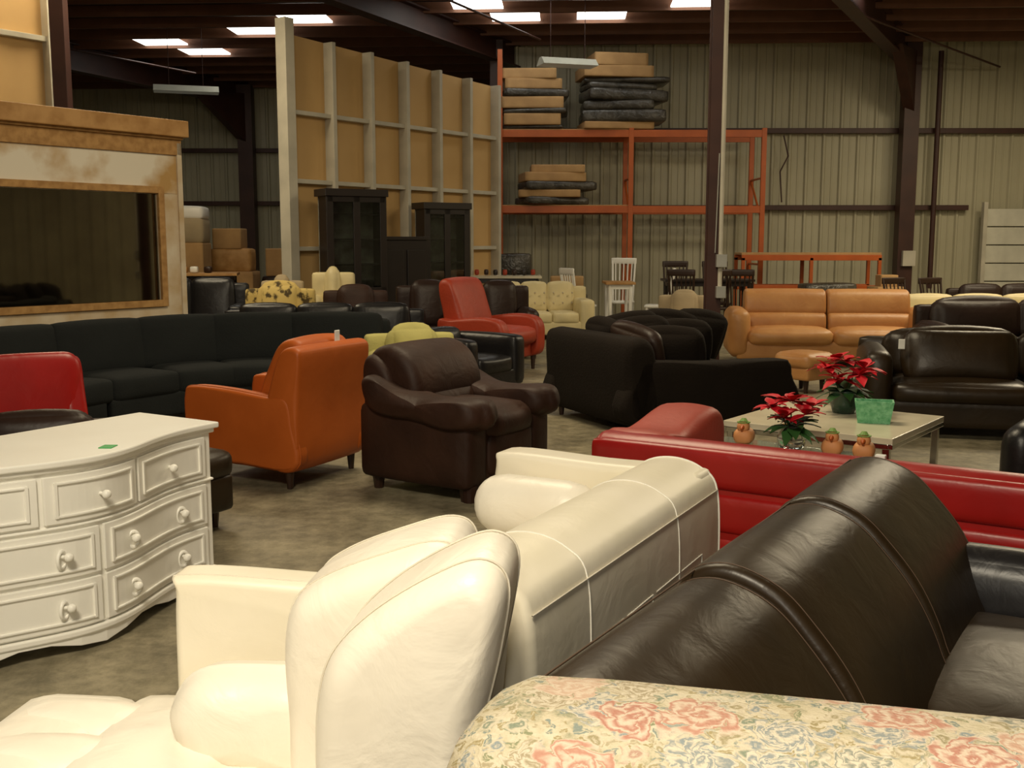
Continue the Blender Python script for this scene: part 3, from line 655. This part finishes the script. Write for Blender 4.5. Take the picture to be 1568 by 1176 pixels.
e=sofa('cream_tufted_sofa',.38,16.8,(.1,-1),1.75,.9,.86,'cream',3,ah=.62,aw=.24,r=.05)
k=0
for i in range(9):
    for j in range(2):
        k+=1; soft(e,'tuft_button_%d'%k,(-.6+i*.15,.13,.55+j*.16),(.03,.03,.03),.014,'seam',0,n=4)
e=grp('tan_leather_sofa',3.95,13.2,(-.12,-1))
soft(e,'base',(0,0,.2),(2.3,.9,.24),.04,'tan')
for i in range(2):
    x=-.51+i*1.02
    loft(e,'back_lower_%d'%i,[(.05,.38),(.0,.5),(.06,.62),(.3,.66),(.4,.5),(.35,.36)],x-.5,x+.5,.04,'tan',.04)
    loft(e,'back_upper_%d'%i,[(.1,.60),(.08,.72),(.14,.88),(.3,.92),(.42,.84),(.42,.65),(.3,.56)],x-.505,x+.505,.04,'tan',.03)
    soft(e,'seat_cushion_%d'%i,(x,-.2,.36),(1.0,.62,.2),.08,'tan',.03)
for s in(-1,1): soft(e,'arm_%d'%(s>0),(s*1.12,-.02,.4),(.26,.9,.58),.1,'tan',.02)
feet(e,2.2,.85)
e=grp('tan_ottoman',2.98,10.7,(.6,-.8)); soft(e,'cushion',(0,0,.32),(.45,.45,.16),.06,'tan',.02); soft(e,'base',(0,0,.2),(.42,.42,.14),.03,'tan'); feet(e,.4,.4,z=.13)
sofa('beige_armchair',2.3,14.3,(-.3,-1),.75,.75,.84,'beige',1,ah=.6,r=.1)
sofa('pale_sofa',6.8,15.2,(0,-1),2.6,.8,.74,'cream',3,ah=.55)
e=sofa('dark_leather_sectional',4.08,8.35,(-.25,-.97),2.5,1.0,.76,'dk_brown',2,ah=.66,aw=.22,sh=.42,r=.08,puff=.03,bt=.3)
soft(e,'throw_pillow',(-.5,-.08,.6),(.82,.18,.44),.08,'dk_brown',.04,(-.35,0,.05)); box(e,'price_tag',(-.95,-.2,.70),(.05,.01,.08),'wtag')
soft(e,'chaise_base',(.85,-1.15,.2),(.8,1.5,.24),.04,'dk_brown'); soft(e,'chaise_cushion',(.85,-1.15,.38),(.8,1.5,.18),.07,'dk_brown',.03)
sofa('brown_leather_sofa',5.9,12.0,(0,-1),2.4,.9,.84,'choc',2,ah=.6,r=.1,puff=.04)
sofa('black_leather_armchair',3.15,5.55,(-.6,-.8),.85,.85,.62,'dk_black',1,ah=.55,sh=.36,r=.1)
sofa('dark_loveseat',8.2,17.5,(0,-1),1.8,.8,.8,'choc',2,r=.1)

# ---------------------------------------------------------------- dining sets
def dchair(x,y,f,m,h=1.0,nm='dining_chair'):
    e=grp(nm,x,y,f)
    soft(e,'seat',(0,0,.45),(.44,.42,.05),.02,m,n=4)
    for sx in(-.18,.18):
        cyl(e,'front_leg',(sx*1.05,-.18,0),(sx,-.16,.44),.018,m,.024,8)
        cyl(e,'back_post',(sx,.17,.44),(sx*1.15,.27,h),.02,m,.018,8); cyl(e,'back_leg',(sx,.17,.45),(sx*1.05,.24,0),.022,m,.018,8)
    soft(e,'top_rail',(0,.27,h-.02),(.46,.035,.11),.017,m,n=5)
    for i in range(5): cyl(e,'slat_%d'%i,(-.13+i*.065,.18,.46),(-.15+i*.075,.265,h-.05),.012,m,n=6)
    for sx in(-1,1): cyl(e,'stretcher',(sx*.185,-.17,.2),(sx*.185,.2,.2),.012,m,n=6)
def dtable(x,y,f,w,d2,mt,ml,h=.75,nm='dining_table'):
    e=grp(nm,x,y,f); box(e,'top',(0,0,h-.02),(w,d2,.04),mt); box(e,'apron',(0,0,h-.08),(w-.12,d2-.12,.08),ml)
    for sx in(-w/2+.08,w/2-.08):
        for sy in(-d2/2+.08,d2/2-.08): cyl(e,'leg',(sx,sy,0),(sx,sy,h-.06),.025,ml,.035,8)
    return e
dtable(1.82,18.1,(0,-1),.5,.8,'wood','paint',h=.85); dchair(1.15,17.95,(.9,.5),'paint',1.05); dchair(1.95,18.95,(-.2,-.7),'paint',1.2); dchair(2.45,17.8,(-.9,.2),'paint',1.05)
dtable(-.1,18.1,(0,-1),1.2,.7,'marble','blackwood',h=.95,nm='pale_top_table')
dtable(3.3,17.95,(0,-1),1.5,.6,'blackwood','blackwood',h=.9)
for i,x in enumerate((2.8,3.25,3.72)): dchair(x,17.2,(random.uniform(-.4,.4),1),'foot',1.05)
for i,x in enumerate((2.9,3.6)): dchair(x,18.6,(0,-1),'foot',1.15)
for i,x in enumerate((6.4,7.0)): dchair(x,17.3,(.3,-1),'foot',.9)
dtable(-5.0,16.2,(.2,-1),1.6,.8,'wood','blackwood',h=1.05,nm='work_table')
stack('cardboard_box_stack',-5.55,17.8,0,[(.8,.6,1.0,'card',0),(.7,.6,.5,'card',.1),(.9,.6,.4,'beige',0),(.8,.5,.2,'paint',.05)])
stack('cardboard_box_stack',-4.95,18.9,0,[(.8,.6,1.0,'card',0),(.7,.5,.4,'wood',0),(.5,.5,.35,'card',-.05)])
stack('furniture_carton_pile',-4.25,19.6,0,[(.6,.6,.9,'choc',0),(.5,.5,.5,'card',0)])
e=grp('tabletop_knickknacks',-5.0,16.1,(0,-1),1.051)
for i in range(6): soft(e,'item_%d'%i,(-.6+i*.2,random.uniform(-.12,.12),.05),(.12,.1,.1),.03,['redor','paint','lime','wood','paint','foot'][i],0,n=4)
e=grp('tabletop_ornaments',-.1,18.05,(0,-1),.951)
for i in range(7): soft(e,'item_%d'%i,(-.5+i*.16,random.uniform(-.15,.15),.055),(.08,.08,.1),.03,['redor','foot','blackwood'][i%3],0,n=4)
stack('stacked_chair_frames',-.05,19.35,0,[(.9,.5,.9,'wrap',0),(.6,.5,.4,'wrap',.1)])
stack('cardboard_box_stack',1.0,19.35,0,[(.7,.5,.6,'wrap',0),(.6,.5,.3,'card',0)])

# ---------------------------------------------------------------- lights
def area(name,loc,size,e,col=(1,.84,.57),rot=(0,0,0),sy=None):
    l=bpy.data.lights.new(name,'AREA'); l.energy=e; l.color=col; l.size=size
    if sy: l.shape='RECTANGLE'; l.size_y=sy
    o=bpy.data.objects.new(name,l); S.collection.objects.link(o); o.location=loc; o.rotation_euler=rot
area('ceiling_light_front',(-1.0,-.2,4.6),1.2,255,col=(1,.88,.67),rot=(.45,0,0),sy=1.2)
area('ceiling_light_mid',(0,7.5,5.3),2.5,215,sy=1.6)
area('ceiling_light_right',(6.4,12.5,5.1),2.5,240,sy=1.6)
area('ceiling_light_left',(-4.6,12.5,5.2),2.5,190,sy=1.4)
area('ceiling_light_back',(8.8,16.3,5.1),2.0,190,sy=1.0)
fl=bpy.data.lights.new('camera_flash','POINT'); fl.energy=43; fl.color=(1,.93,.80); fl.shadow_soft_size=.04
o=bpy.data.objects.new('camera_flash',fl); S.collection.objects.link(o); o.location=(-.05,0,1.58)
w=bpy.data.worlds.new('World'); S.world=w; w.use_nodes=True; bg=w.node_tree.nodes['Background']; bg.inputs[0].default_value=(1,.84,.58,1); bg.inputs[1].default_value=.33

cam=bpy.data.cameras.new('camera'); cam.sensor_width=36; cam.lens=37.125; cam.clip_end=200
o=bpy.data.objects.new('camera',cam); S.collection.objects.link(o); o.location=(0,0,1.5); o.rotation_euler=(math.radians(90-7.604),0,0)
S.camera=o
